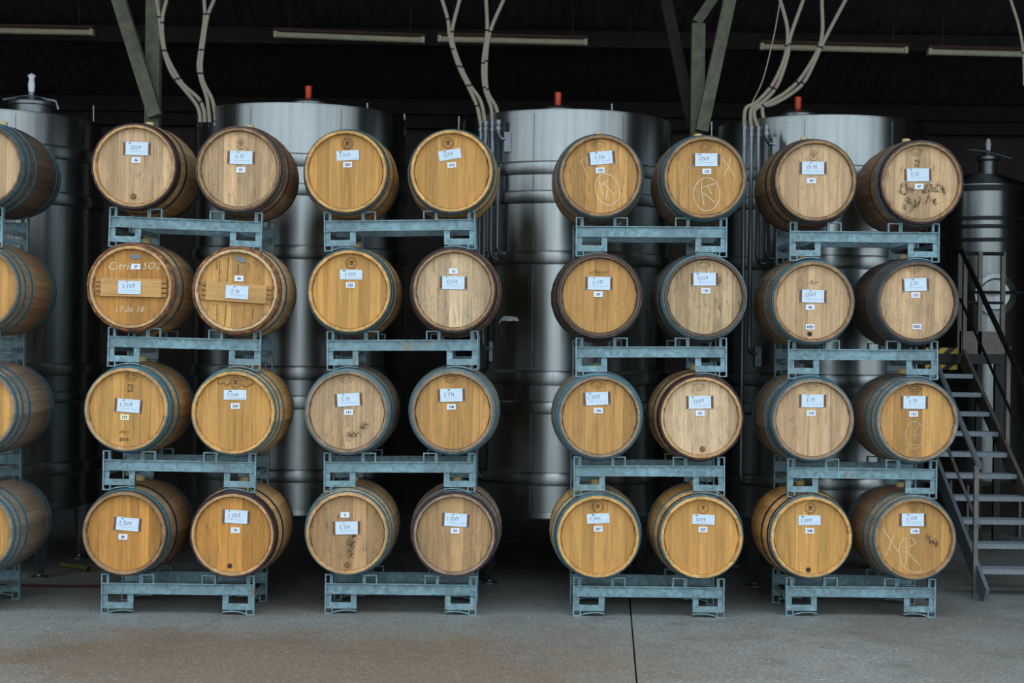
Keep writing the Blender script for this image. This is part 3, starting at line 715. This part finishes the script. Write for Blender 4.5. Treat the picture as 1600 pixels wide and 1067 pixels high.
# ------------------------------------------------------------------ racks
RW = 1.092; RD = .63; BT = .219         # width, depth, beam-top height
def strip_loop(x0, x1, h, plate_side):
    m = MB(); d = .045
    m.box(x0, x1, 0, d, BT + h - .008, BT + h)
    for s, x in ((0, x0), (1, x1)):
        if s == plate_side:
            m.box(x if s == 0 else x - .022, x + .022 if s == 0 else x, d * .35, d * .45, BT, BT + h - .008)
            m.box(x if s == 0 else x - .007, x + .007 if s == 0 else x, 0, d, BT, BT + h - .008)
        else: m.box(x if s == 0 else x - .009, x + .009 if s == 0 else x, 0, d, BT, BT + h - .008)
    return m
def rack_parts():
    G = M['galv']; out = []
    hw = RW / 2
    for fr, (yo, fl_, lh) in enumerate(((0, 1, .064), (RD, -1, .048))):
        def P(name, m):
            if fl_ < 0:
                m.v = [(x, RD - y, z) for x, y, z in m.v]; m.f = [f[::-1] for f in m.f]
            out.append((name, m.mesh(name, G)))
        b = MB(); z0, z1 = .141, BT
        b.box(-hw + .01, hw - .01, .018, .026, z0, z1)                   # web, flanges stand proud in front of it
        b.box(-hw + .01, hw - .01, 0, .045, z1 - .007, z1); b.box(-hw + .01, hw - .01, 0, .045, z0, z0 + .007)
        for x in (-hw + .022, hw - .022):
            for z in (z0 + .018, z1 - .018): b.box(x - .005, x + .005, .014, .018, z - .005, z + .005)
        P('front_beam' if fr == 0 else 'rear_beam', b)
        for s in (-1, 1): P('end_strip', MB().box(*( (-hw, -hw + .010) if s < 0 else (hw - .010, hw)), 0, .045, .034, BT))
        P('cradle_loop', strip_loop(-hw, -hw + .056, lh, 1)); P('cradle_loop', strip_loop(-hw + .272, -hw + .376, lh, 0))
        P('cradle_loop', strip_loop(hw - .376, hw - .272, lh, 1)); P('cradle_loop', strip_loop(hw - .056, hw, lh, 0))
        for s in (-1, 1):
            def X(a, b_): return (-hw + a, -hw + b_) if s < 0 else (hw - b_, hw - a)
            lb = .036 if fr == 0 else .052
            P('leg_plate', MB().box(*X(.010, .046), .014, .022, lb + .04, .141))
            P('leg_plate', MB().box(*X(.186, .228), .014, .022, lb + .04, .141))
            P('leg_bar', MB().box(*X(.010, .228), .010, .022, lb, lb + .044))
            rg = MB()
            rg.box(*X(0, .058), 0, .045, 0, .007); rg.box(*X(0, .009), 0, .045, .007, .036); rg.box(*X(.050, .058), 0, .045, .007, lb)
            P('foot_ring', rg)
            sd = MB(); pts = []
            for i in range(9):
                a = .058 + (.228 - .058) * i / 8
                rr = .309 if fr == 0 else .327
                drop = rr - math.sqrt(rr * rr - (a - .163) ** 2)
                pts.append((a, (.030 if fr == 0 else .046) - drop))
            for (a, za), (b_, zb) in zip(pts[:-1], pts[1:]):
                x0, x1 = X(a, b_); n = len(sd.v)
                if s > 0: za, zb = zb, za
                sd.v += [(x0, 0, za), (x1, 0, zb), (x1, .045, zb), (x0, .045, za), (x0, 0, za - .007), (x1, 0, zb - .007), (x1, .045, zb - .007), (x0, .045, za - .007)]
                sd.f += [(n, n+1, n+2, n+3), (n+7, n+6, n+5, n+4), (n, n+4, n+5, n+1), (n+3, n+2, n+6, n+7), (n, n+3, n+7, n+4), (n+1, n+5, n+6, n+2)]
            P('saddle', sd)
    for s in (-1, 1):
        for a in (.024, .200):
            x = s * (RW / 2 - a)
            out.append(('cross_tube', MB().box(x - .013, x + .013, .045, RD - .045, .108, .138).mesh('cross_tube', G)))
    return out
RP = rack_parts()
RACKS = [
 ('A', 5-241, 335, 5, 338, 'galvanised rack at left edge under the topmost cut-off barrel'), ('A', -1-241, 523, -1, 526, 'galvanised rack at left edge under the second cut-off barrel'),
 ('A', -7-241, 715, -7, 718, 'galvanised rack at left edge under the third cut-off barrel'), ('A', -9-241, 906, -9, 909, 'galvanised floor rack at left edge under the lowest cut-off barrel'),
 ('B', 169.4, 337, 411, 346.4, 'visibly tilted galvanised rack directly above the two cross-barred barrels'), ('B', 168, 524.4, 408, 531, 'galvanised rack holding the two barrels with wooden cross bars'),
 ('B', 158.7, 717.4, 401.6, 722, 'galvanised rack holding the barrel burned with the year 2016'), ('B', 156.5, 911.5, 398.8, 913.4, 'galvanised floor rack under the leftmost complete stack'),
 ('C', 506.8, 345, 742, 342, 'spangled galvanised rack holding the two topmost emblem barrels'), ('C', 510.7, 531, 746.8, 530.6, 'galvanised rack just left of the torn silver sticker'),
 ('C', 506, 721, 742.5, 721.4, 'galvanised rack second from the floor, left of the wide middle gap'), ('C', 506.8, 910.3, 745.7, 912, 'galvanised floor rack standing left of the wide middle gap'),
 ('D', 900.4, 352.8, 1135.8, 354.3, 'galvanised rack holding the two barrels with chalked ovals'), ('D', 900, 541.4, 1135.4, 541.4, 'galvanised rack under the barrel with burned script lettering'),
 ('D', 897, 727, 1132, 727.8, 'galvanised rack second from the floor, right of the wide middle gap'), ('D', 895.6, 913.9, 1132.4, 915, 'galvanised floor rack standing across the dark floor joint'),
 ('E', 1233, 360.4, 1469.7, 363, 'galvanised rack holding the barrel with smeared black ink'), ('E', 1231, 545, 1466.5, 546.5, 'galvanised rack carrying the two barrels tagged RED'),
 ('E', 1229.7, 729.6, 1465.4, 732.8, 'rust-marked galvanised rack directly above the chalk-crossed barrel'), ('E', 1227, 913.9, 1463.7, 916, 'galvanised floor rack nearest the metal staircase'),
]
for i, (st, u0, v0, u1, v1, lab) in enumerate(RACKS):
    y = STY[st]; a = at(u0, v0, y); b = at(u1, v1, y); c = (a + b) / 2
    ang = -math.atan2(b.z - a.z, b.x - a.x)
    fl_ = (i % 4 == 3)
    z = 0.0 if fl_ else c.z - BT * math.cos(ang)
    if fl_: ang = 0
    rt_ = thing('barrel_rack', (c.x - BT * math.sin(ang), y, z), lab, 'rack', 'galvanised two-barrel racks', (0, ang, 0))
    for nm, me in RP: inst(nm, me, rt_)

# ------------------------------------------------------------------ stainless tanks
TY = 13.43 + CAMY; TR = .895; LEGH = .565
def bulge(m, z0, z1, r):
    return m.lathe([(r - .003, z0), (r + .010, z0 + .004), (r + .018, z0 + .014), (r + .024, z0 + .034), (r + .026, (z0 + z1) / 2), (r + .024, z1 - .022), (r + .019, z1 - .008), (r - .003, z1)], 72)
def tank(u, vtop, label, bands, pipes, cap, rods, sticker=False, lid=None, nlegs=4):
    c = at(u, 500, TY); ztop = at(u, vtop, TY - TR).z
    root = thing('steel_tank', (c.x, TY, 0), label, 'tank', 'tall stainless tanks behind the barrels')
    MB().lathe([(.02, LEGH - .10), (TR - .06, LEGH - .02), (TR - .004, LEGH), (TR, LEGH + .02), (TR, ztop - .02), (TR - .006, ztop), (TR - .03, ztop), (TR - .05, ztop + .01), (.02, ztop + .07)], 96).build('shell', M['steel'], root, True, angle=30)
    m = MB(); m.lathe([(TR, LEGH - .004), (TR + .008, LEGH), (TR + .008, LEGH + .045), (TR, LEGH + .05)], 96); m.build('bottom_ring', M['steel'], root, True)
    for (v0, v1) in bands:
        za = at(u, v1, TY - TR).z; zb = at(u, v0, TY - TR).z
        bulge(MB(), za, zb, TR).build('cooling_band', M['steel'], root, True, angle=60)
    for a in (-.33, .5):                                     # vertical weld seam, where the jacket sheets meet
        x, y = (TR + .001) * math.sin(a), -(TR + .001) * math.cos(a)
        MB().box(-.004, .004, -.0015, .0015, LEGH + .06, ztop - .03).build('weld_seam', M['steel_dull'], root, loc=(x, y, 0), rot=(0, 0, a))
    for k in range(nlegs):
        a = R(46) if k == 0 else R(-46) if k == 1 else R(134) if k == 2 else R(-134)
        lm = MB(); n = 0
        for z, wd, th in ((.03, .05, .05), (LEGH + .06, .20, .09)):
            lm.v += [(-wd/2, -th/2, z), (wd/2, -th/2, z), (wd/2 * .6, th/2, z), (-wd/2 * .6, th/2, z)]
        lm.f += [(3,2,1,0),(4,5,6,7),(0,1,5,4),(1,2,6,5),(2,3,7,6),(3,0,4,7)]
        lg = lm.build('leg', M['steel_dull'], root, loc=((TR - .05) * math.sin(a), -(TR - .05) * math.cos(a), 0), rot=(0, 0, a))
        MB().lathe([(.07, 0), (.07, .012), (.028, .018), (.022, .04), (.001, .04)], 20).build('foot_pad', M['steel_dull'], lg, True)
    if cap:
        p = at(cap[0], cap[1], TY - .1); base = at(cap[0], cap[2], TY - .1).z
        cc = (p.x - c.x, -.1, 0)
        cp = MB().lathe([(.16, ztop + .03), (.16, base - .02), (.10, base + .01), (.02, base + .025), (.02, base + .05)], 24, c=cc).build('vent_dome', M['steel_dull'], root, True)
        MB().lathe([(.016, base + .0), (.027, base + .035), (.030, p.z), (.026, p.z + .008), (.001, p.z + .008)], 20, c=cc).build('red_cap', M['red_cap'], root, True)
    for (ru, rv0, rv1) in rods:
        a = at(ru, rv0, TY - .05); b = at(ru, rv1, TY - .05)
        MB().tube([(a.x - c.x, -.05, a.z), (b.x - c.x, -.05, b.z)], .009, 8).build('level_rod', M['pipe'], root, True)
    for (pu, pv0, pv1, elbow) in pipes:
        off = (at(pu, 500, TY).x - c.x) / TR; off = max(-.985, min(.985, off))
        yy = -TR * math.sqrt(1 - off * off) - .085
        a = at(pu, pv0, TY + yy); b = at(pu, pv1, TY + yy)
        pts = [(a.x - c.x, yy, a.z), (a.x - c.x, yy, b.z + .06)]
        if elbow:
            pts += [(a.x - c.x + .006, yy + .004, b.z + .03), (a.x - c.x + .025, yy + .02, b.z + .006), (a.x - c.x + .07, yy + .03, b.z)]
        pp = MB().tube(pts, .018, 10).build('coolant_pipe', M['pipe'], root, True)
        if elbow == 2:
            e = pts[-1]
            MB().box(e[0] - .02, e[0] + .035, e[1] - .015, e[1] + .08, e[2] - .10, e[2] + .06).build('jacket_inlet', M['steel_dull'], pp)
        if pv0 < 230:
            for dz, rr, hh in ((.0, .023, .035), (-.05, .024, .025)):
                MB().lathe([(.018, -hh/2), (rr, -hh/2), (rr, hh/2), (.018, hh/2)], 12, c=(pts[0][0], pts[0][1], pts[0][2] + dz)).build('hose_fitting', M['pipe'], pp, True)
    if sticker:
        m = MB(); pix = [(779, 504), (784, 497), (787, 494), (800, 494), (808, 496), (811, 502), (802, 501), (797, 502), (790, 501), (783, 501), (780, 506)]
        for q, (a_, b_) in enumerate(pix):
            d = at(a_, b_, TY - TR * .85); x = d.x - c.x
            yy = -math.sqrt((TR + .004) ** 2 - x * x); d = at(a_, b_, TY + yy); m.v.append((d.x - c.x, yy, d.z))
        m.f.append(tuple(range(len(m.v)))[::-1]); m.build('torn_sticker', M['foil'], root)
    if lid:
        p = at(lid[0], lid[1], TY - .35); cx = p.x - c.x
        lm = MB().lathe([(.17, ztop - .02), (.17, p.z - .02), (.19, p.z - .015), (.19, p.z + .01), (.12, p.z + .05), (.03, p.z + .07), (.03, p.z + .10)], 28, c=(cx, -.35, 0)).build('manway_lid', M['steel_dull'], root, True)
        MB().tube([(cx - .22, -.40, p.z + .03), (cx, -.42, p.z + .06), (cx + .22, -.40, p.z + .02), (cx + .24, -.40, p.z - .05)], .012, 8).build('clamp_bar', M['pipe'], lm, True)
        MB().lathe([(.022, p.z + .08), (.03, p.z + .16), (.022, p.z + .21), (.035, p.z + .24), (.001, p.z + .26)], 12, c=(cx, -.35, 0)).build('vent_valve', M['tag'], lm, True)
    return root
tank(-12, 168, 'stainless tank at the left edge with a clamped lid on top', [(217, 240), (291, 314), (567, 588), (612, 632), (726, 749)], [], None, [(146, 165, 190)], lid=(49, 163))
def pset(us, dv, last):
    a, b, c_, d = us
    return [(a, 193 + dv, 745 + dv, 1), (b, 193 + dv, 545 + dv, 2), (c_, 193 + dv, 404 + dv, 1), (d, 191 + dv, 217 + dv, 2), (d, 262 + dv, 396 + dv, 1)]
tank(467, 160, 'stainless tank behind the racks of barrels 97 and 209', [(238, 260), (285, 305), (382, 405), (571, 594), (617, 640), (733, 755)], pset((312, 319, 329, 337), -6, 0), (482, 136, 158), [(632, 178, 212), (574, 161, 172)])
tank(882, 170, 'stainless tank with torn silver sticker behind barrels 210 and 176', [(250, 272), (296, 317), (391, 413), (579, 603), (627, 648), (738, 760)], pset((751.5, 759, 769.5, 778.5), 0, 0), (872, 146, 169), [(717, 182, 204), (1043, 189, 224), (956, 162, 174)], sticker=True)
tank(1278, 178.5, 'stainless tank behind barrels 123 and 64', [(256, 277), (302, 323), (397, 420), (584, 606), (632, 652), (746, 766)], pset((1163.5, 1174.5, 1185.5, 1198), 8, 0), (1247, 153, 176), [(1112, 190, 213), (1158, 215, 330)])

# ------------------------------------------------------------------ hoses with cable ties
def catmull(p, n=6):
    p = [Vector(q) for q in p]; out = []
    for i in range(len(p) - 1):
        a = p[max(i-1, 0)]; b = p[i]; c = p[i+1]; d = p[min(i+2, len(p)-1)]
        for k in range(n):
            t = k / n
            out.append(.5 * ((2*b) + (c - a)*t + (2*a - 5*b + 4*c - d)*t*t + (3*b - a - 3*c + d)*t*t*t))
    return out + [p[-1]]
def hose(name, pts, ox, label, r=.0165, yb=1.50, group='clear hoses to the tank coolant pipes', ties=(), mat='hose'):
    k = .31875
    px = [(ox + x * k, y * k) for x, y in pts]
    dx, dy = px[0][0] - px[1][0], px[0][1] - px[1][1]
    px = [(px[0][0] + dx * 1.2, px[0][1] + dy * 1.2)] + px
    P = catmull([at(u, v, yb) for u, v in px])
    o = bpy.data.objects.new(name, MB().tube([p - P[-1] for p in P], r, 10).mesh(name, M[mat], True)); col.objects.link(o); o.location = P[-1]
    tag(o, label, 'hose', group)
    for ty in ties:
        v = ty * k; best = min(range(1, len(P) - 1), key=lambda i: abs((P[i] - at(800, v, yb)).z))
        d = (P[best+1] - P[best-1]).normalized()
        MB().tube([P[best] - d * .007 - P[-1], P[best] + d * .007 - P[-1]], r * 1.18, 10).build('cable_tie', M['tie'], o)
    return o
TN = ('first', 'second', 'third', 'fourth')
W4 = ('leftmost', 'second', 'third', 'rightmost')
H2 = [[(297,0),(312,100),(320,180),(340,280),(375,365),(430,435),(490,510),(508,560),(510,600)], [(345,0),(325,95),(330,200),(350,280),(420,405),(500,480),(528,540),(533,600)],
      [(530,0),(532,90),(507,270),(502,330),(515,395),(545,490),(557,600)], [(578,0),(545,90),(519,270),(516,350),(530,410),(570,490),(588,590)]]
H3 = [[(160,0),(187,95),(200,200),(240,325),(285,420),(330,520),(350,620)], [(245,0),(210,140),(215,220),(253,330),(298,420),(350,500),(372,620)],
      [(375,0),(380,150),(360,310),(367,430),(400,530),(405,620)], [(460,0),(395,155),(375,300),(380,440),(425,530),(436,615)]]
H4 = [[(405,0),(440,140),(430,270),(370,410),(290,500),(235,535),(230,640)], [(518,0),(455,180),(440,280),(390,420),(320,500),(262,540),(265,640)],
      [(610,0),(605,200),(515,370),(435,450),(345,505),(278,545),(300,640)], [(725,0),(620,200),(530,390),(450,465),(370,510),(318,530),(338,640)]]
TI = [(100, 270, 410), (130, 270, 410, 520), (90, 272, 384), (90, 272, 384)]
for ox, HH, lab, ti in ((150, H2, 'left bundle beside the roof post', TI), (640, H3, 'middle bundle, before the wide middle gap', [(95, 240, 325, 420, 525), (160, 325, 420), (160, 312, 440), (160, 312, 440)]), (1090, H4, 'right bundle that bends sharply above the pipes', [(205, 420), (205, 420), (215, 385, 505), (215, 385, 505)])):
    for k_, h in enumerate(HH):
        hose('coolant_hose', h, ox, '%s clear hose of the %s' % (W4[k_], lab), ties=ti[k_])
hose('thin_cable', [(405,0),(375,170),(320,390),(262,520),(255,610)], 1090, 'thin grey cable hanging left of the hoses beside barrel 64', r=.006, group=None)
hose('coolant_hose', [(1535,0),(1575,130),(1597,260),(1602,420)], 1090, 'lone clear hose hanging in the top right corner', ties=(220,), r=.013)

# ------------------------------------------------------------------ roof supports
def support(uc, vb, parts, label, Y=2.35):
    c = at(uc, vb, Y); root = thing('roof_support', (c.x, Y, 0), label, 'roof support', 'braced roof supports between the tanks')
    for nm, (u0, v0, u1, v1), wd, dy, mat in parts:
        a = at(u0, v0, Y + dy); b = at(u1, v1, Y + dy)
        if v1 > 900: b.z = 0; b.x = a.x
        d = (a - b); a = b + d * ((a - b).length + (.9 if v0 <= 0 else 0)) / d.length
        MB().bar((b.x - c.x, dy, b.z), (a.x - c.x, dy, a.z), wd, .10, (0, 1, 0)).build(nm, M[mat], root)
    return root
support(241, 500, [('column', (241, 0, 241, 950), .125, 0, 'frame_green'), ('brace', (186, 0, 243, 182), .115, -.14, 'frame_green')], 'green-grey roof post with a brace leaning left beside barrel 36')
support(1092, 500, [('column', (1091, 38, 1091, 950), .115, 0, 'frame_green'), ('brace', (1140, 0, 1096, 205), .105, -.14, 'frame_green'), ('rear_brace', (1113, 0, 1088, 36), .085, .12, 'frame_green'), ('dark_brace', (1040, 0, 1082, 200), .10, .13, 'purlin')], 'green-grey roof post with a brace leaning right above barrel 123')

# ------------------------------------------------------------------ unlit strip lights
for (u0, v0, u1, v1, lab) in ((-90, 44, 147, 49, 'unlit strip light at the top left corner'), (428, 52, 664, 61, 'unlit strip light above the red cap of the left tank'), (684, 59, 918, 64.5, 'unlit strip light crossed by the middle bundle of hoses'),
                              (1187, 71, 1418, 77, 'unlit strip light crossed by the right bundle of hoses'), (1449, 79, 1690, 85, 'unlit strip light in the top right corner')):
    Y = 4.4; a = at(u0, v0, Y); b = at(u1, v1, Y); c = (a + b) / 2; L = (b - a).length
    rt_ = thing('strip_light', c, lab, 'strip light', 'unlit strip lights under the roof', (0, -math.atan2(b.z - a.z, b.x - a.x), 0))
    m = MB(); n = 12
    MB().box(-L/2, L/2, -.055, .055, .018, .045).build('housing', M['lamp_rust'], rt_)
    MB().lathe([(.001, -L/2 + .03), (.032, -L/2 + .03), (.032, L/2 - .03), (.001, L/2 - .03)], 14).build('tube', M['lamp_white'], rt_, True, loc=(0, 0, -.012), rot=(0, R(90), 0))
    for s in (-1, 1):
        MB().box(-.018, .018, -.045, .045, -.045, .02).build('end_cap', M['lamp_white'], rt_, loc=(s * (L/2 - .02), 0, 0))
        zt = ZB + SL * (BY - Y) - c.z
        MB().tube([(s * L * .4, 0, .04), (s * L * .4, 0, zt)], .004, 6).build('hanger', M['dark_metal'], rt_)

# ------------------------------------------------------------------ staircase and landing at the right
SX0, SX1 = 3.70, 4.36; Y0 = 12.50 + CAMY; RUN = .262; RISE = .169; NT_ = 10
root = thing('metal_staircase', ((SX0 + SX1) / 2, Y0, 0), 'open-tread metal staircase with tube handrails beside barrel 118', 'staircase')
cx = (SX0 + SX1) / 2; hw = (SX1 - SX0) / 2
tread = MB()
tread.box(-hw + .02, hw - .02, -.10, .10, -.035, 0)
for k in range(9): tread.box(-hw + .02, hw - .02, -.098 + k * .0235, -.088 + k * .0235, 0, .004)
TRM = tread.mesh('tread', M['tread'])
for k in range(1, NT_ + 1): inst('tread', TRM, root, (0, (k - 1) * RUN, .052 + k * .167))
dY = 11 * RUN; dZ = 11 * RISE
for s in (-1, 1):
    x = s * hw
    MB().bar((x, -.33, .03), (x, dY - .2, dZ + .03), .03, .17, (0, 0, 1)).build('stringer', M['tread'] if s < 0 else M['stair_post'], root)
    r0 = (-.12, 1.03); r1 = (dY - .1, 2.92) if s > 0 else (1.25, 1.03 + 1.37 * .62)
    MB().tube([(x, r0[0] - .02, r0[1] - .015), (x, r0[0], r0[1]), (x, r1[0] - .02, r1[1]), (x, r1[0] + .25, r1[1])] if s > 0 else [(x, *r0), (x, *r1)], .024, 10).build('handrail', M['tread'] if s < 0 else M['dark_metal'], root, True)
    MB().tube([(x, r0[0], r0[1] - .47), (x, r1[0], r1[1] - .47)], .014, 8).build('mid_rail', M['stair_post'] if s < 0 else M['dark_metal'], root, True)
    for yy in ((-.10,) if s < 0 else (-.10, 1.35, 2.7)):
        zt = r0[1] + (r1[1] - r0[1]) * (yy - r0[0]) / (r1[0] - r0[0])
        MB().bar((x + s * .02, yy, 0 if yy < 0 else zt - 1.05), (x + s * .02, yy, zt), .035, .035, (0, 1, 0)).build('rail_post', M['stair_post'], root)
MB().bar((-hw, dY - .9, .0), (-hw, dY - .9, dZ - .5), .05, .05, (0, 1, 0)).build('support_post', M['stair_post'], root)
LY = Y0 + dY - .05; LZ = 11 * RISE + .06
root = thing('landing_platform', (3.85, LY, 0), 'raised landing with yellow and black striped edge behind the staircase', 'platform')
MB().box(-.25, .95, 0, .75, LZ - .10, LZ).build('deck', M['dark_metal'], root)
MB().box(-.25, .50, -.012, 0, LZ - .002, LZ + .055).build('striped_edge', M['hazard'], root)
MB().box(-.25, .50, -.012, 0, LZ - .16, LZ - .11).build('striped_edge', M['hazard'], root)
for x, y in ((-.22, .05), (.92, .05), (.92, .66), (-.22, .66)):
    MB().box(x - .03, x + .03, y, y + .06, 0, LZ - .10).build('platform_post', M['dark_metal'], root)
for x, y in ((.52, .0), (.72, .0), (.95, .02)):
    MB().box(x - .02, x + .02, y, y + .04, LZ, LZ + 1.0).build('rail_post', M['stair_post'], root)
MB().tube([(.52, .02, LZ + .5), (.95, .02, LZ + .5)], .014, 8).build('mid_rail', M['dark_metal'], root, True)
MB().tube([(.52, .02, LZ + .98), (.95, .02, LZ + .98)], .018, 8).build('top_rail', M['dark_metal'], root, True)
MB().box(.52, .95, .0, .01, LZ, LZ + .22).build('kick_plate', M['stair_post'], root)

# small tank behind the stairs
Y = 5.4; c = at(1534, 400, Y); zt = at(1534, 283, Y - .5).z
root = thing('small_steel_tank', (c.x, Y, 0), 'narrow stainless tank with round front hatch behind the staircase', 'tank')
r = .50
MB().lathe([(.02, .5), (r - .02, .6), (r, .64), (r, zt - .02), (r - .02, zt), (.18, zt + .12), (.02, zt + .14)], 64).build('shell', M['steel'], root, True, angle=30)
for v0, v1 in ((288, 297), (337, 343), (350, 356), (371, 377)):
    za = at(1534, v1, Y - r).z; zb = at(1534, v0, Y - r).z
    MB().lathe([(r - .002, za), (r + .012, za), (r + .012, zb), (r - .002, zb)], 64).build('band', M['dark_metal'], root, True)
p = at(1556, 460, Y - r - .06); px_ = p.x - c.x
m = MB().lathe([(.14, .02), (.19, -.02), (.215, -.05), (.215, -.09), (.17, -.10), (.15, -.07), (.001, -.06)], 36, c=(px_, -r + .03, p.z), axis='y')
hatch = m.build('hatch', M['steel'], root, True)
MB().tube([(px_ - .26, -r - .09, p.z + .02), (px_ + .26, -r - .09, p.z + .02)], .014, 8).build('hatch_bar', M['dark_metal'], hatch, True)
l = at(1544, 250, Y - .1); lx = l.x - c.x
lm = MB().lathe([(.10, zt + .05), (.10, l.z - .02), (.13, l.z), (.13, l.z + .03), (.02, l.z + .07)], 24, c=(lx, -.1, 0)).build('top_lid', M['steel_dull'], root, True)
MB().tube([(lx - .24, -.2, l.z + .10), (lx - .05, -.2, l.z + .08), (lx + .22, -.2, l.z + .01)], .012, 8).build('clamp_bar', M['pipe'], lm, True)
MB().lathe([(.02, l.z + .06), (.03, l.z + .16), (.018, l.z + .22), (.001, l.z + .23)], 12, c=(lx, -.1, 0)).build('vent_valve', M['tag'], lm, True)
for k in range(3):
    a = R(90 + 120 * k); MB().tube([(.42 * math.cos(a), .42 * math.sin(a), 0), (.42 * math.cos(a), .42 * math.sin(a), .66)], .035, 10).build('leg', M['steel_dull'], root, True)

# short yellow hose left lying on the floor behind the first stack
P = [floor_at(96, 886) + Vector((0, 0, .022)), floor_at(118, 889) + Vector((0, 0, .022)), floor_at(139, 893) + Vector((0, 0, .022))]
o = bpy.data.objects.new('yellow_hose', MB().tube([p - P[1] for p in P], .022, 14, cap=False).mesh('yellow_hose', plain('yellow_rubber', (104, 98, 46), .5), True)); col.objects.link(o); o.location = P[1]
tag(o, 'short yellow hose end lying on the dark floor behind the leftmost complete stack', 'hose')
